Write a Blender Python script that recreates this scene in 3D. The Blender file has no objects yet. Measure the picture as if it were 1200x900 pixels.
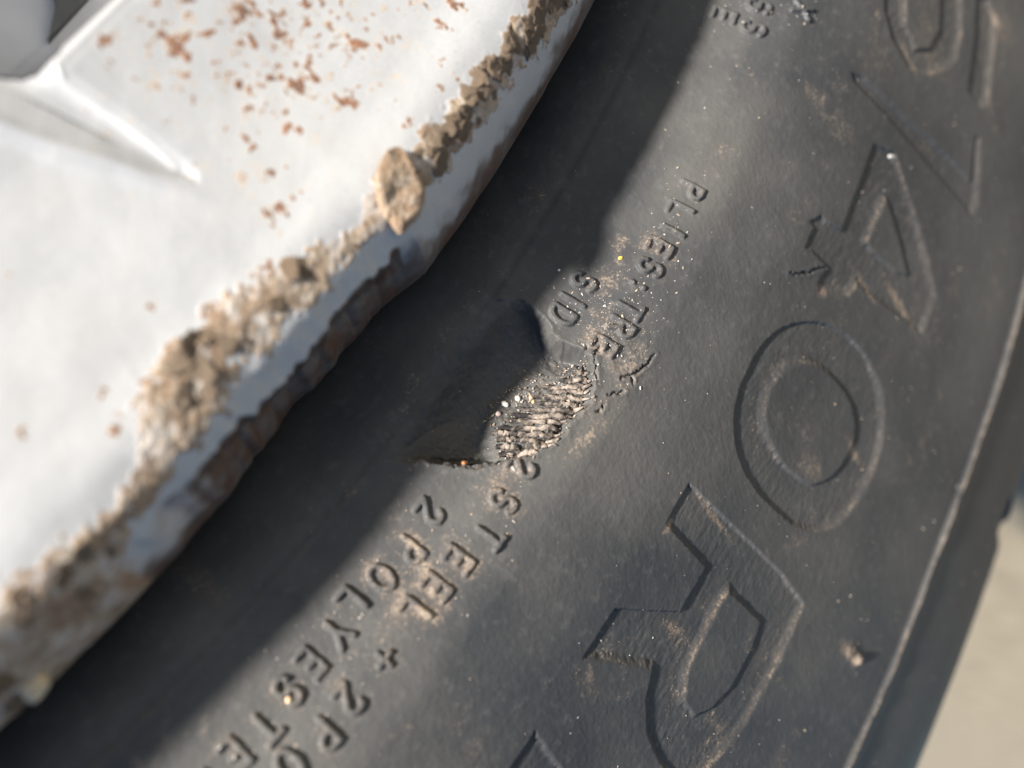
import bpy, math, numpy as np
from mathutils import Matrix, Vector

S = bpy.context.scene
COL = S.collection
RAD = math.radians

# ------------------------------------------------------------------ frame of the wheel
# wheel coordinates (mm): x, y in the wheel plane, z = w out of the wheel face; angle phi from +y.
# the wheel stands on the ground leaning back a little; its lowest point lies at phi = GROUND_PHI.
GROUND_PHI, LEAN = RAD(-110), RAD(10)
down = Vector((math.sin(GROUND_PHI)*math.cos(LEAN), math.cos(GROUND_PHI)*math.cos(LEAN), -math.sin(LEAN)))
ez = -down
ey = Vector((0, 0, -1)); ey = (ey - ez * ey.dot(ez)).normalized()
ex = ey.cross(ez)
W3 = Matrix((ex, ey, ez))                       # wheel -> world rotation
WHEEL = Matrix.Translation((0, 0, 0.3345)) @ W3.to_4x4()

# ------------------------------------------------------------------ camera
R = np.array([[-0.6112804811433034, 0.7139014013981833, -0.3415859517821566],
              [0.6296728166694786, 0.7001835325103264, 0.33653404880967314],
              [0.47942498743816264, -0.009370692774328379, -0.8775328321703108]])
cam = bpy.data.cameras.new("camera")
cam_o = bpy.data.objects.new("camera", cam)
COL.objects.link(cam_o)
cr = Matrix(((R[0, 0], -R[0, 1], -R[0, 2]), (R[1, 0], -R[1, 1], -R[1, 2]), (R[2, 0], -R[2, 1], -R[2, 2])))
cam_o.matrix_world = WHEEL @ (Matrix.Translation((0, 0.19311, 0.06565)) @ cr.to_4x4())
cam.sensor_width = 36
cam.lens = 18 * 944.31 / 600
cam.clip_start = 0.005
cam.clip_end = 500
cam.dof.use_dof = True
cam.dof.focus_distance = 0.0755
cam.dof.aperture_fstop = cam.lens / 2.5         # a 2.5 mm wide opening, as on a phone
S.camera = cam_o

# ------------------------------------------------------------------ daylight
SUN_EL = RAD(14.5)                                # height of the sun over the wheel's face
sun_ip = Vector((0.656, -0.755, 0))             # its direction in the wheel plane
sw = sun_ip.normalized() * math.cos(SUN_EL) + Vector((0, 0, math.sin(SUN_EL)))
sun_dir = (W3 @ sw).normalized()
sun_elev = math.asin(sun_dir.z)
sun = bpy.data.lights.new("sun", 'SUN')
sun.energy = 5.0
sun.angle = RAD(3.4)
sun.color = (1.0, 0.945, 0.875)
sun_o = bpy.data.objects.new("sun", sun)
COL.objects.link(sun_o)
sun_o.rotation_euler = sun_dir.to_track_quat('Z', 'Y').to_euler()
wld = bpy.data.worlds.new("World")
S.world = wld
wld.use_nodes = True
nt = wld.node_tree
sky = nt.nodes.new('ShaderNodeTexSky')
sky.sky_type = 'NISHITA'
sky.sun_disc = False
sky.ozone_density = 4.0
sky.dust_density = 0.3
sky.sun_elevation = sun_elev
sky.sun_rotation = math.atan2(sun_dir.x, sun_dir.y)
bg = nt.nodes['Background']
nt.links.new(sky.outputs[0], bg.inputs[0])
bg.inputs[1].default_value = 0.05
S.view_settings.view_transform = 'Standard'
S.view_settings.look = 'None'
S.view_settings.exposure = 1.22
S.view_settings.gamma = 1
S.view_settings.use_curve_mapping = False

# ------------------------------------------------------------------ measured outlines (angle in degrees, radius in mm)
BIG_O = [(-9.103, 239.21), (-9.755, 238.11), (-10.533, 237.87), (-11.226, 238.26), (-11.861, 239.49), (-12.5, 242.16), (-13.013, 246.37), (-13.169, 251.51), (-12.914, 256.38), (-12.328, 259.55), (-11.6, 261.27), (-10.603, 261.8), (-9.547, 260.76), (-8.917, 259.01), (-8.56, 257.17), (-8.308, 254.01), (-8.231, 251.88), (-8.238, 246.24), (-8.508, 242)]
BIG_O_ISLAND = [(-11.404, 243.56), (-10.614, 241.88), (-9.931, 242.41), (-9.539, 244.31), (-9.266, 247.86), (-9.3, 251.48), (-9.513, 253.89), (-10.1, 255.89), (-10.974, 256.53), (-11.513, 255.38), (-11.86, 252.84), (-11.938, 249.03), (-11.783, 246.16)]
BIG_R = [(-7.165, 237.99), (-6.071, 237.96), (-5.974, 245.04), (-4.799, 244.96), (-3.852, 237.91), (-2.595, 237.94), (-3.411, 245.59), (-2.806, 246.92), (-2.304, 249.3), (-2.056, 252.39), (-1.991, 255.22), (-2.225, 257.92), (-2.781, 259.17), (-3.833, 260.47), (-5.388, 260.78), (-7.003, 260.35), (-7.172, 255.32), (-7.182, 246.25)]
BIG_R_ISLAND = [(-5.928, 249.41), (-5.929, 255.39), (-5.236, 256.08), (-4.295, 256.07), (-3.623, 254.97), (-3.308, 253.62), (-3.393, 251.43), (-3.854, 249.89), (-4.563, 249.51), (-5.39, 249.25)]
BIG_A = [(-17.985, 241.87), (-18.35, 245.87), (-17.966, 249.09), (-17.17, 254.56), (-16.109, 261.26), (-14.836, 261), (-14.773, 257.29), (-14.568, 252.02), (-14.404, 247.48), (-13.912, 246.66), (-13.383, 242.36), (-13.56, 241.54), (-14.113, 242.05), (-14.122, 240.37), (-14.026, 237.93), (-14.674, 238.03), (-14.713, 237.18), (-15.144, 238.3), (-15.13, 239.78), (-15.276, 241.92), (-16.22, 241.82), (-17.044, 241.92)]
BIG_A_ISLAND = [(-16.993, 247.04), (-15.634, 246.57), (-15.573, 248.22), (-15.667, 252.51), (-15.856, 254.53), (-16.308, 252), (-16.758, 249.14)]
BIG_TIP = [(-0.855, 237.97), (0.023, 238.04), (0.826, 238.21), (-0.424, 247.77), (-0.701, 241.54)]
BIG_BOWL = [(-22.629, 235.36), (-21.493, 236.91), (-20.972, 239.36), (-20.702, 243.94), (-21.074, 247.53), (-21.872, 250.97), (-22.373, 251.85), (-23.106, 251.5), (-24.869, 248.39)]
BIG_BOWL_ISLAND = [(-23.165, 238.43), (-21.711, 241.37), (-21.439, 244.18), (-21.81, 246.23), (-22.552, 246.99), (-24.173, 244.23)]
BIG_BAR = [(-23.927, 253.17), (-23.487, 253.97), (-21.806, 255.29), (-21.772, 259.06), (-22.123, 260.14), (-24.519, 258.05), (-24.817, 255.3), (-24.645, 252.33)]
BIG_STROKE = [(-19.143, 235.08), (-19.298, 236.76), (-19.456, 245.26), (-19.697, 254.71), (-19.705, 260.49), (-20.895, 259.15), (-21.042, 260.18), (-19.322, 263.67), (-18.871, 263.17), (-18.903, 259.07), (-18.955, 246.39), (-18.952, 235.88)]
SCOOP = [(-8.501, 217.36), (-8.133, 220.11), (-8.178, 222), (-8.118, 223.32), (-7.612, 224.61), (-7.121, 225.15), (-6.48, 224.6), (-5.99, 224.7), (-5.379, 223.43), (-4.9, 222.05), (-4.394, 220.47), (-3.905, 217.5), (-3.397, 214.68), (-4.73, 213), (-6.435, 212.33), (-8.089, 213.77)]
CORD_AREA = [(-5.904, 218.52), (-6.84, 219.34), (-7.616, 221.33), (-8.167, 222.76), (-7.689, 224.37), (-7.202, 225.06), (-6.446, 224.43), (-6.012, 224.56), (-5.407, 223.21), (-5.047, 221.6), (-5.185, 219.91)]
CORDS = [((-7.696, 222.65), (-7.823, 223.86)), ((-7.349, 221.82), (-7.693, 224.27)), ((-6.982, 220.66), (-7.562, 224.61)), ((-7.01, 221.6), (-7.422, 224.7)), ((-6.693, 220.85), (-7.272, 224.95)), ((-6.561, 221.24), (-7.083, 224.86)), ((-6.252, 220.33), (-6.939, 224.96)), ((-6.026, 220.15), (-6.719, 224.67)), ((-5.821, 220.06), (-6.524, 224.39)), ((-5.55, 219.86), (-6.345, 224.37)), ((-5.534, 220.7), (-6.171, 224.55)), ((-5.481, 221.43), (-5.994, 224.67)), ((-5.245, 221.67), (-5.854, 224.57)), ((-5.096, 221.74), (-5.467, 223.73)), ((-5.309, 220.41), (-5.531, 221.81)), ((-5.164, 220.6), (-5.423, 222.15)), ((-5.398, 219.94), (-5.587, 221.21)), ((-5.106, 221.11), (-5.267, 222.11))]
CRACKS = [[(-8.408, 222.48), (-8.246, 222.64), (-8.057, 222.43), (-7.848, 222.56), (-7.714, 222.74)], [(-8.474, 223.52), (-8.355, 223.34), (-8.225, 223.32)], [(-8.606, 224.45), (-8.454, 224.43)], [(-9.102, 227.95), (-8.766, 227.7), (-8.542, 227.38), (-8.284, 226.99), (-8.136, 226.31), (-8.068, 226.38)], [(-7.893, 227.1), (-7.712, 226.56), (-7.553, 226.09)], [(-7.326, 226.14), (-7.231, 226.28)], [(-7.15, 226.24), (-7.037, 225.94)], [(-8.284, 226.99), (-8.158, 227.53)], [(-8.148, 223.47), (-7.925, 224.07), (-7.687, 224.57)], [(-13.154, 237.41), (-13.532, 239.49), (-14.093, 241.77)], [(-3.905, 217.5), (-4.406, 220.76), (-4.883, 222.08)], [(-3.924, 217.01), (-4.973, 221.02)], [(-4.081, 218.32), (-5.013, 221.67)]]
LETTERS = [('S', -9.768, 219.63), ('I', -9.202, 219.62), ('D', -8.712, 219.56), ('2', -2.979, 219.81), ('P', -2.047, 220.35), ('O', -1.23, 219.98), ('L', -0.465, 219.4), ('Y', 0.187, 220.02), ('E', 0.958, 220.04), ('S', 1.637, 220.12), ('T', 2.394, 220.56), ('E', 3.102, 220.3), ('R', 3.836, 220.58), ('P', -13.358, 223.81), ('L', -12.719, 223.71), ('I', -12.144, 223.97), ('E', -11.548, 223.6), ('S', -10.934, 223.73), (':', -10.374, 223.54), ('T', -9.713, 223.91), ('R', -9.177, 224.08), ('E', -8.555, 223.61), ('2', -5.0, 223.33), ('S', -4.107, 223.69), ('T', -3.324, 224.36), ('E', -2.519, 223.53), ('E', -1.786, 223.43), ('L', -1.108, 223.33), ('+', -0.016, 223.69), ('2', 0.984, 223.56), ('P', 1.765, 223.84), ('O', 2.564, 223.35), ('L', 3.309, 223.28), ('S', -18.55, 223.03), ('S', -19.274, 222.82), ('X', -19.724, 226.88), ('E', -18.688, 220.18), ('S', -19.744, 220.18)]
HOLE_EDGE = [(-9.069, 176.76), (-7.967, 176.8), (-6.846, 176.84), (-5.683, 176.87), (-4.883, 177.06), (-4.522, 177.02), (-4.22, 176.52), (-3.982, 175.76), (-3.531, 174.46), (-2.651, 172.01)]
VALLEY = [(-3.573, 173.12), (-3.869, 176.06), (-4.223, 178.97), (-4.465, 182.34), (-4.68, 186.13), (-4.834, 188)]
RIDGE_LINE = [(-2.571, 174.63), (-3.06, 178.25), (-3.487, 181.42), (-4.004, 184.46), (-4.477, 187.88), (-4.862, 191.39)]
POCKET_LINE = [(-8.817, 177.31), (-7.279, 177.36), (-4.936, 177.51), (-4.74, 178.6), (-4.858, 181.3), (-4.962, 184.47), (-4.899, 187.25)]
BAND = [(-16.333, 202.63, 1.69), (-14.211, 201.85, 1.63), (-12.749, 201.26, 1.59), (-11.372, 200.83, 1.55), (-10.156, 200.85, 1.53), (-8.974, 200.46, 1.77), (-8.042, 200.13, 1.34), (-7.403, 199.69, 1.58), (-6.342, 199.85, 0.78), (-5.528, 199.17, 1.4), (-4.607, 198.52, 1.87), (-3.717, 197.95, 2.08), (-2.723, 197.84, 2.4), (-1.948, 197.6, 2.6), (-1.177, 198.18, 2.45), (-0.466, 199.77, 1.74), (0.257, 200.38, 1.14), (0.962, 201.04, 1.02), (1.741, 201.32, 1.9), (2.611, 202.08, 3.04), (3.56, 202.9, 3.56), (4.494, 203.79, 3.8), (5.584, 204.15, 3.72)]
RUST_SPOTS = [(-6.099, 178.39, 0.39), (-5.98, 178.46, 0.28), (-6.44, 178.52, 0.16), (-6.243, 179.05, 0.14), (-5.764, 179.67, 0.24), (-5.69, 179.51, 0.16), (-6.928, 178.87, 0.14), (-7.046, 179.39, 0.24), (-6.597, 180.58, 0.18), (-7.075, 180.71, 0.45), (-6.966, 180.62, 0.32), (-7.037, 181.85, 0.41), (-6.87, 181.78, 0.33), (-6.905, 182.17, 0.33), (-7.309, 180.27, 0.24), (-7.525, 178.96, 0.36), (-8.029, 180.24, 0.45), (-8.15, 180.67, 0.25), (-6.621, 183.45, 0.24), (-6.289, 183.44, 0.18), (-6.358, 184.93, 0.14), (-7.354, 184.43, 0.23), (-7.217, 185.12, 0.25), (-7.038, 185.67, 0.15), (-8.148, 184.77, 0.15), (-7.813, 182.87, 0.42), (-8.883, 183.47, 0.47), (-8.702, 183.51, 0.42), (-8.956, 184.29, 0.34), (-8.549, 183.49, 0.34), (-8.425, 183.4, 0.21), (-8.988, 186.21, 0.39), (-8.828, 186.31, 0.26), (-8.899, 187.16, 0.19), (-9.572, 185.93, 0.26), (-9.765, 186.39, 0.15), (-10.241, 187.16, 0.2), (-9.182, 188.42, 0.13), (-9.849, 188.76, 0.4), (-9.567, 189.75, 0.24), (-7.864, 187.64, 0.38), (-8.119, 187.55, 0.26), (-8.24, 187.65, 0.19), (-7.564, 187.73, 0.25), (-7.438, 187.78, 0.17), (-8.603, 188.7, 0.28), (-8.724, 189.44, 0.28), (-8.15, 189.23, 0.39), (-8.211, 189.59, 0.43), (-8.208, 190.23, 0.28), (-8.542, 192.39, 0.39), (-7.378, 186.82, 0.19), (-7.148, 188.97, 0.3), (-7.271, 189.29, 0.17), (-6.421, 189.14, 0.27), (-6.341, 189.94, 0.25), (-6.694, 189.45, 0.15), (-5.399, 188.8, 0.18), (-5.757, 189.33, 0.12), (-6.096, 192.04, 0.34), (-5.88, 192.21, 0.25), (-6.21, 192.13, 0.17), (-5.578, 194.1, 0.38), (-5.327, 194.13, 0.42), (-5.562, 194.52, 0.25), (-5.991, 194.18, 0.17), (-6.201, 194.15, 0.17), (-4.652, 180.71, 0.14), (-5.885, 181.41, 0.14), (-5.546, 184.72, 0.1), (-4.884, 188.22, 0.18), (-5.246, 188.23, 0.12), (-7.336, 191.51, 0.21), (-7.882, 191.99, 0.11), (-8.248, 191.02, 0.19), (-11.893, 193.2, 0.3), (-12.4, 195.17, 0.42), (-12.501, 195.77, 0.21), (-11.77, 194.91, 0.28), (-11.687, 195.33, 0.21), (-11.757, 195.98, 0.16), (-10.953, 196.49, 0.3), (-10.769, 196.86, 0.16), (-10.812, 198.27, 0.25), (-10.357, 197.57, 0.32), (-9.965, 190.82, 0.4), (-9.985, 191.29, 0.36), (-10.209, 192.38, 0.31), (-10.594, 192.76, 0.32), (-10.837, 193.31, 0.18), (-10.417, 190.91, 0.16), (-9.471, 191.23, 0.2), (-8.817, 193.06, 0.48), (-8.609, 193.13, 0.48), (-7.987, 195.19, 0.11), (-9.158, 197.48, 0.29), (-9.009, 194.96, 0.13), (-9.367, 195.47, 0.11), (-9.135, 192.87, 0.15), (-0.979, 185.09, 0.19), (-3.355, 195.54, 0.3), (-2.216, 192.51, 0.2), (0.091, 196.84, 0.28), (-0.033, 196.47, 0.19), (-0.181, 196.05, 0.11), (1.126, 192.9, 0.15), (-4.425, 196.13, 0.45), (-0.405, 194.39, 0.19)]
BIG_FLAKE = [(-7.983, 197.13), (-8.27, 197.73), (-8.252, 198.76), (-8.07, 200.24), (-7.851, 201.28), (-7.378, 201.96), (-7.081, 201.83), (-6.741, 201.63), (-6.828, 200.43), (-6.857, 199.58), (-7.168, 198.13), (-7.512, 197.45)]
RIB = [(-18.578, 279.35), (-11.837, 279.87), (-8.668, 279.78), (-4.807, 279.2)]
# ------------------------------------------------------------------ small maths
def pchip(pts):
    xk, yk = np.array(pts, float).T
    h = np.diff(xk); d = np.diff(yk) / h
    m = np.zeros_like(xk); m[0] = d[0]; m[-1] = d[-1]
    for i in range(1, len(xk) - 1):
        m[i] = 0 if d[i-1] * d[i] <= 0 else 2 * d[i-1] * d[i] / (d[i-1] + d[i])
    def F(x):
        x = np.asarray(x, float)
        i = np.clip(np.searchsorted(xk, x) - 1, 0, len(xk) - 2)
        t = np.clip((x - xk[i]) / h[i], 0, 1)
        return ((1+2*t)*(1-t)**2*yk[i] + t*(1-t)**2*h[i]*m[i] + t*t*(3-2*t)*yk[i+1] + t*t*(t-1)*h[i]*m[i+1])
    return F

def ss(a, b, x):
    t = np.clip((x - a) / (b - a), 0, 1)
    return t * t * (3 - 2 * t)

def vnoise(x, y, seed):
    xi = np.floor(x).astype(np.int64); yi = np.floor(y).astype(np.int64)
    fx = x - xi; fy = y - yi
    fx = fx*fx*(3-2*fx); fy = fy*fy*(3-2*fy)
    def h(a, b):
        n = (a * 374761393 + b * 668265263 + seed * 974634517) & 0xffffffff
        n = ((n ^ (n >> 13)) * 1274126177) & 0xffffffff
        n = ((n ^ (n >> 16)) * 2246822519) & 0xffffffff
        return ((n ^ (n >> 15)) & 0xffffff) / 0xffffff
    return ((h(xi, yi)*(1-fx) + h(xi+1, yi)*fx)*(1-fy) + (h(xi, yi+1)*(1-fx) + h(xi+1, yi+1)*fx)*fy)

def fbm(x, y, seed, oct=4, gain=.5):
    s = 0; a = 1; n = 0
    for o in range(oct):
        s = s + a * vnoise(x * 2**o + 13.7*o, y * 2**o - 7.1*o, seed + o); n += a; a *= gain
    return s / n

def xy(p):
    a = RAD(p[0]); return (p[1] * math.sin(a), p[1] * math.cos(a))

def smooth_poly(P, n=4):
    P = np.array(P); out = []
    for i in range(len(P)):
        a, b, c, d = P[i-1], P[i], P[(i+1) % len(P)], P[(i+2) % len(P)]
        for k in range(n):
            t = k / n
            out.append(.5*((2*b) + (c-a)*t + (2*a-5*b+4*c-d)*t*t + (3*b-3*c+d-a)*t**3))
    return np.array(out)

def sd_poly(X, Y, P):                           # signed distance, negative inside
    d = np.full(X.shape, 1e9); ins = np.zeros(X.shape, bool)
    for i in range(len(P)):
        ax, ay = P[i-1]; bx, by = P[i]
        ex_, ey_ = bx-ax, by-ay
        t = np.clip(((X-ax)*ex_ + (Y-ay)*ey_) / (ex_*ex_ + ey_*ey_ + 1e-12), 0, 1)
        d = np.minimum(d, (X-ax-t*ex_)**2 + (Y-ay-t*ey_)**2)
        c = ((ay > Y) != (by > Y)) & (X < (bx-ax)*(Y-ay)/(by-ay + 1e-15) + ax)
        ins ^= c
    d = np.sqrt(d)
    return np.where(ins, -d, d)

def sd_line(X, Y, P, close=False):
    d = np.full(X.shape, 1e9); tt = np.zeros(X.shape); L = 0
    for i in range(1, len(P)):
        ax, ay = P[i-1]; bx, by = P[i]
        ex_, ey_ = bx-ax, by-ay; l = math.hypot(ex_, ey_)
        t = np.clip(((X-ax)*ex_ + (Y-ay)*ey_) / (l*l + 1e-12), 0, 1)
        q = (X-ax-t*ex_)**2 + (Y-ay-t*ey_)**2
        k = q < d
        d = np.where(k, q, d); tt = np.where(k, L + t*l, tt); L += l
    return np.sqrt(d), tt / L

# ------------------------------------------------------------------ mesh helpers
def mesh_obj(name, V, F, mat, parent=None, attrs=None, normals=None, smooth=True):
    me = bpy.data.meshes.new(name)
    V = np.asarray(V, np.float32); F = np.asarray(F, np.int32)
    k = F.shape[1]
    me.vertices.add(len(V)); me.vertices.foreach_set('co', V.ravel())
    me.loops.add(F.size); me.loops.foreach_set('vertex_index', F.ravel())
    me.polygons.add(len(F)); me.polygons.foreach_set('loop_start', np.arange(0, F.size, k, dtype=np.int32))
    me.polygons.foreach_set('loop_total', np.full(len(F), k, np.int32))
    me.polygons.foreach_set('use_smooth', np.full(len(F), smooth))
    for a, val in (attrs or {}).items():
        at = me.attributes.new(a, 'FLOAT', 'POINT')
        at.data.foreach_set('value', np.asarray(val, np.float32))
    me.update(calc_edges=True)
    if normals is not None:
        me.normals_split_custom_set_from_vertices(np.asarray(normals, np.float32))
    me.materials.append(mat)
    o = bpy.data.objects.new(name, me)
    COL.objects.link(o)
    if parent is not None: o.parent = parent
    return o

def grid_normals(P):
    a = np.gradient(P, axis=0); b = np.gradient(P, axis=1)
    n = np.cross(a, b); n /= np.linalg.norm(n, axis=-1, keepdims=True) + 1e-20
    return n

def split_grid(P, N, label, names, mats, parent, attrs, keep=None):
    """P: rows x cols x 3 in metres. label per cell. one object per label."""
    nr, nc = P.shape[:2]
    idx = np.arange(nr * nc).reshape(nr, nc)
    Q = np.stack([idx[:-1, :-1], idx[:-1, 1:], idx[1:, 1:], idx[1:, :-1]], -1)
    A = P[1:, 1:] - P[:-1, :-1]; B = P[1:, :-1] - P[:-1, 1:]
    if (np.cross(A, B) * N[:-1, :-1]).sum() < 0: Q = Q[..., ::-1]
    res = {}
    for k in np.unique(label):
        m = label == k
        if keep is not None: m &= keep
        f = Q[m]
        if not len(f): continue
        u, inv = np.unique(f, return_inverse=True)
        res[k] = mesh_obj(names[k], P.reshape(-1, 3)[u], inv.reshape(f.shape), mats[k], parent,
                          {a: v.ravel()[u] for a, v in attrs.items()}, N.reshape(-1, 3)[u])
    return res

def thing(name, label, cat, group=None):
    o = bpy.data.objects.new(name, None)
    o.empty_display_size = .02
    COL.objects.link(o)
    o.matrix_world = WHEEL
    o['label'] = label; o['category'] = cat
    if group: o['group'] = group
    return o

def tag(o, label, cat, group=None, kind=None):
    o['label'] = label; o['category'] = cat
    if group: o['group'] = group
    if kind: o['kind'] = kind
    return o

# ------------------------------------------------------------------ materials
def new_mat(name):
    m = bpy.data.materials.new(name); m.use_nodes = True
    n = m.node_tree.nodes; l = m.node_tree.links
    b = n['Principled BSDF']
    return m, n, l, b
def attr(n, name):
    a = n.new('ShaderNodeAttribute'); a.attribute_name = name; return a.outputs['Fac']
def noise(n, l, scale, detail=4, rough=.55, vec=None, dist=0):
    t = n.new('ShaderNodeTexNoise'); t.inputs['Scale'].default_value = scale
    t.inputs['Detail'].default_value = detail; t.inputs['Roughness'].default_value = rough
    t.inputs['Distortion'].default_value = dist
    if vec is None:
        c = n.new('ShaderNodeTexCoord'); vec = c.outputs['Object']
    l.new(vec, t.inputs['Vector']); return t.outputs['Fac']
def rng_(n, l, v, a, b, c=0., d=1.):
    m = n.new('ShaderNodeMapRange'); m.interpolation_type = 'SMOOTHSTEP'
    l.new(v, m.inputs[0])
    for i, x in enumerate((a, b, c, d)): m.inputs[i+1].default_value = x
    return m.outputs[0]
def mathn(n, l, op, a, b):
    m = n.new('ShaderNodeMath'); m.operation = op; m.use_clamp = False
    for i, x in enumerate((a, b)):
        if isinstance(x, (int, float)): m.inputs[i].default_value = x
        else: l.new(x, m.inputs[i])
    return m.outputs[0]
def mix(n, l, f, a, b):
    m = n.new('ShaderNodeMix'); m.data_type = 'RGBA'
    if isinstance(f, (int, float)): m.inputs[0].default_value = f
    else: l.new(f, m.inputs[0])
    for i, x in ((6, a), (7, b)):
        if isinstance(x, tuple): m.inputs[i].default_value = (*x, 1)
        else: l.new(x, m.inputs[i])
    return m.outputs[2]
def bump(n, l, h, strength, dist, prev=None):
    b = n.new('ShaderNodeBump'); b.inputs['Strength'].default_value = strength
    b.inputs['Distance'].default_value = dist
    l.new(h, b.inputs['Height'])
    if prev is not None: l.new(prev, b.inputs['Normal'])
    return b.outputs[0]

def rubber_material():
    m, n, l, b = new_mat("black_rubber")
    big = noise(n, l, 60, 5)
    fine = noise(n, l, 900, 4, .6)
    vfine = noise(n, l, 3500, 2, .6)
    c = mix(n, l, rng_(n, l, big, .22, .8), (.044, .047, .052), (.106, .102, .096))
    c = mix(n, l, mathn(n, l, 'MULTIPLY', rng_(n, l, fine, .5, .75), .35), c, (.13, .127, .122))
    d = attr(n, 'dirt')
    dm = mathn(n, l, 'ADD', d, mathn(n, l, 'MULTIPLY', mathn(n, l, 'SUBTRACT', fine, .5), .8))
    dm = mathn(n, l, 'ADD', dm, mathn(n, l, 'MULTIPLY', mathn(n, l, 'SUBTRACT', vfine, .5), 1.5))
    dmask = mathn(n, l, 'MULTIPLY', rng_(n, l, dm, .3, .85), rng_(n, l, d, .02, .2))
    tan = mix(n, l, rng_(n, l, noise(n, l, 350, 3), .35, .65), (.20, .155, .12), (.36, .285, .215))
    c = mix(n, l, mathn(n, l, 'MULTIPLY', rng_(n, l, d, .12, .8), .22), c, (.26, .19, .14))
    c = mix(n, l, mathn(n, l, 'MULTIPLY', dmask, .8), c, tan)
    l.new(c, b.inputs['Base Color'])
    r = mathn(n, l, 'ADD', rng_(n, l, big, .3, .7, .44, .58), mathn(n, l, 'MULTIPLY', dmask, .3))
    l.new(r, b.inputs['Roughness'])
    b.inputs['Specular IOR Level'].default_value = .2
    nb = bump(n, l, fine, .45, .00012)
    nb = bump(n, l, vfine, .35, .00005, nb)
    l.new(nb, b.inputs['Normal'])
    return m

def cord_material():
    m, n, l, b = new_mat("exposed_cord")
    t = attr(n, 'tone')
    f = noise(n, l, 1800, 4, .65)
    v = mathn(n, l, 'ADD', mathn(n, l, 'MULTIPLY', t, .55), mathn(n, l, 'MULTIPLY', f, 1.0))
    c = mix(n, l, rng_(n, l, v, .5, 1.15), (.025, .023, .023), (.36, .30, .25))
    l.new(c, b.inputs['Base Color']); b.inputs['Roughness'].default_value = .9
    b.inputs['Specular IOR Level'].default_value = .2
    l.new(bump(n, l, f, .8, .00025), b.inputs['Normal'])
    return m

def grain_material():
    m, n, l, b = new_mat("mineral_grain")
    t = n.new('ShaderNodeAttribute'); t.attribute_name = 'tone'
    cr_ = n.new('ShaderNodeValToRGB'); e = cr_.color_ramp.elements
    e[0].position = 0; e[0].color = (.12, .10, .085, 1)
    e[1].position = 1; e[1].color = (.52, .49, .46, 1)
    for p, c in ((.35, (.33, .26, .2, 1)), (.6, (.5, .4, .3, 1)), (.8, (.44, .40, .36, 1))):
        x = e.new(p); x.color = c
    l.new(t.outputs['Fac'], cr_.inputs[0])
    l.new(cr_.outputs[0], b.inputs['Base Color'])
    b.inputs['Roughness'].default_value = .9; b.inputs['Specular IOR Level'].default_value = .15
    return m

def plain(name, col, rough=.6, metal=0., sc=900, var=.25, bmp=.0001):
    m, n, l, b = new_mat(name)
    f = noise(n, l, sc, 4)
    c = mix(n, l, rng_(n, l, f, .3, .7), tuple(x*(1-var) for x in col), tuple(min(1, x*(1+var)) for x in col))
    l.new(c, b.inputs['Base Color']); b.inputs['Roughness'].default_value = rough
    b.inputs['Metallic'].default_value = metal
    l.new(bump(n, l, f, .5, bmp), b.inputs['Normal'])
    return m

def crust_colour(n, l):
    a = noise(n, l, 260, 5, .6); f = noise(n, l, 1300, 4, .65)
    c = mix(n, l, rng_(n, l, a, .35, .65), (.25, .17, .11), (.43, .335, .24))
    c = mix(n, l, rng_(n, l, f, .52, .72), c, (.54, .485, .41))
    c = mix(n, l, rng_(n, l, f, .42, .28), c, (.13, .07, .04))
    return c, f

def crust_material():
    m, n, l, b = new_mat("corrosion_crust")
    c, f = crust_colour(n, l)
    oi = n.new('ShaderNodeObjectInfo')
    c = mix(n, l, mathn(n, l, 'MULTIPLY', oi.outputs['Random'], .45), c, (.33, .22, .14))
    l.new(c, b.inputs['Base Color']); b.inputs['Roughness'].default_value = .9
    b.inputs['Specular IOR Level'].default_value = .2
    l.new(bump(n, l, f, .9, .0003), b.inputs['Normal'])
    return m

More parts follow.
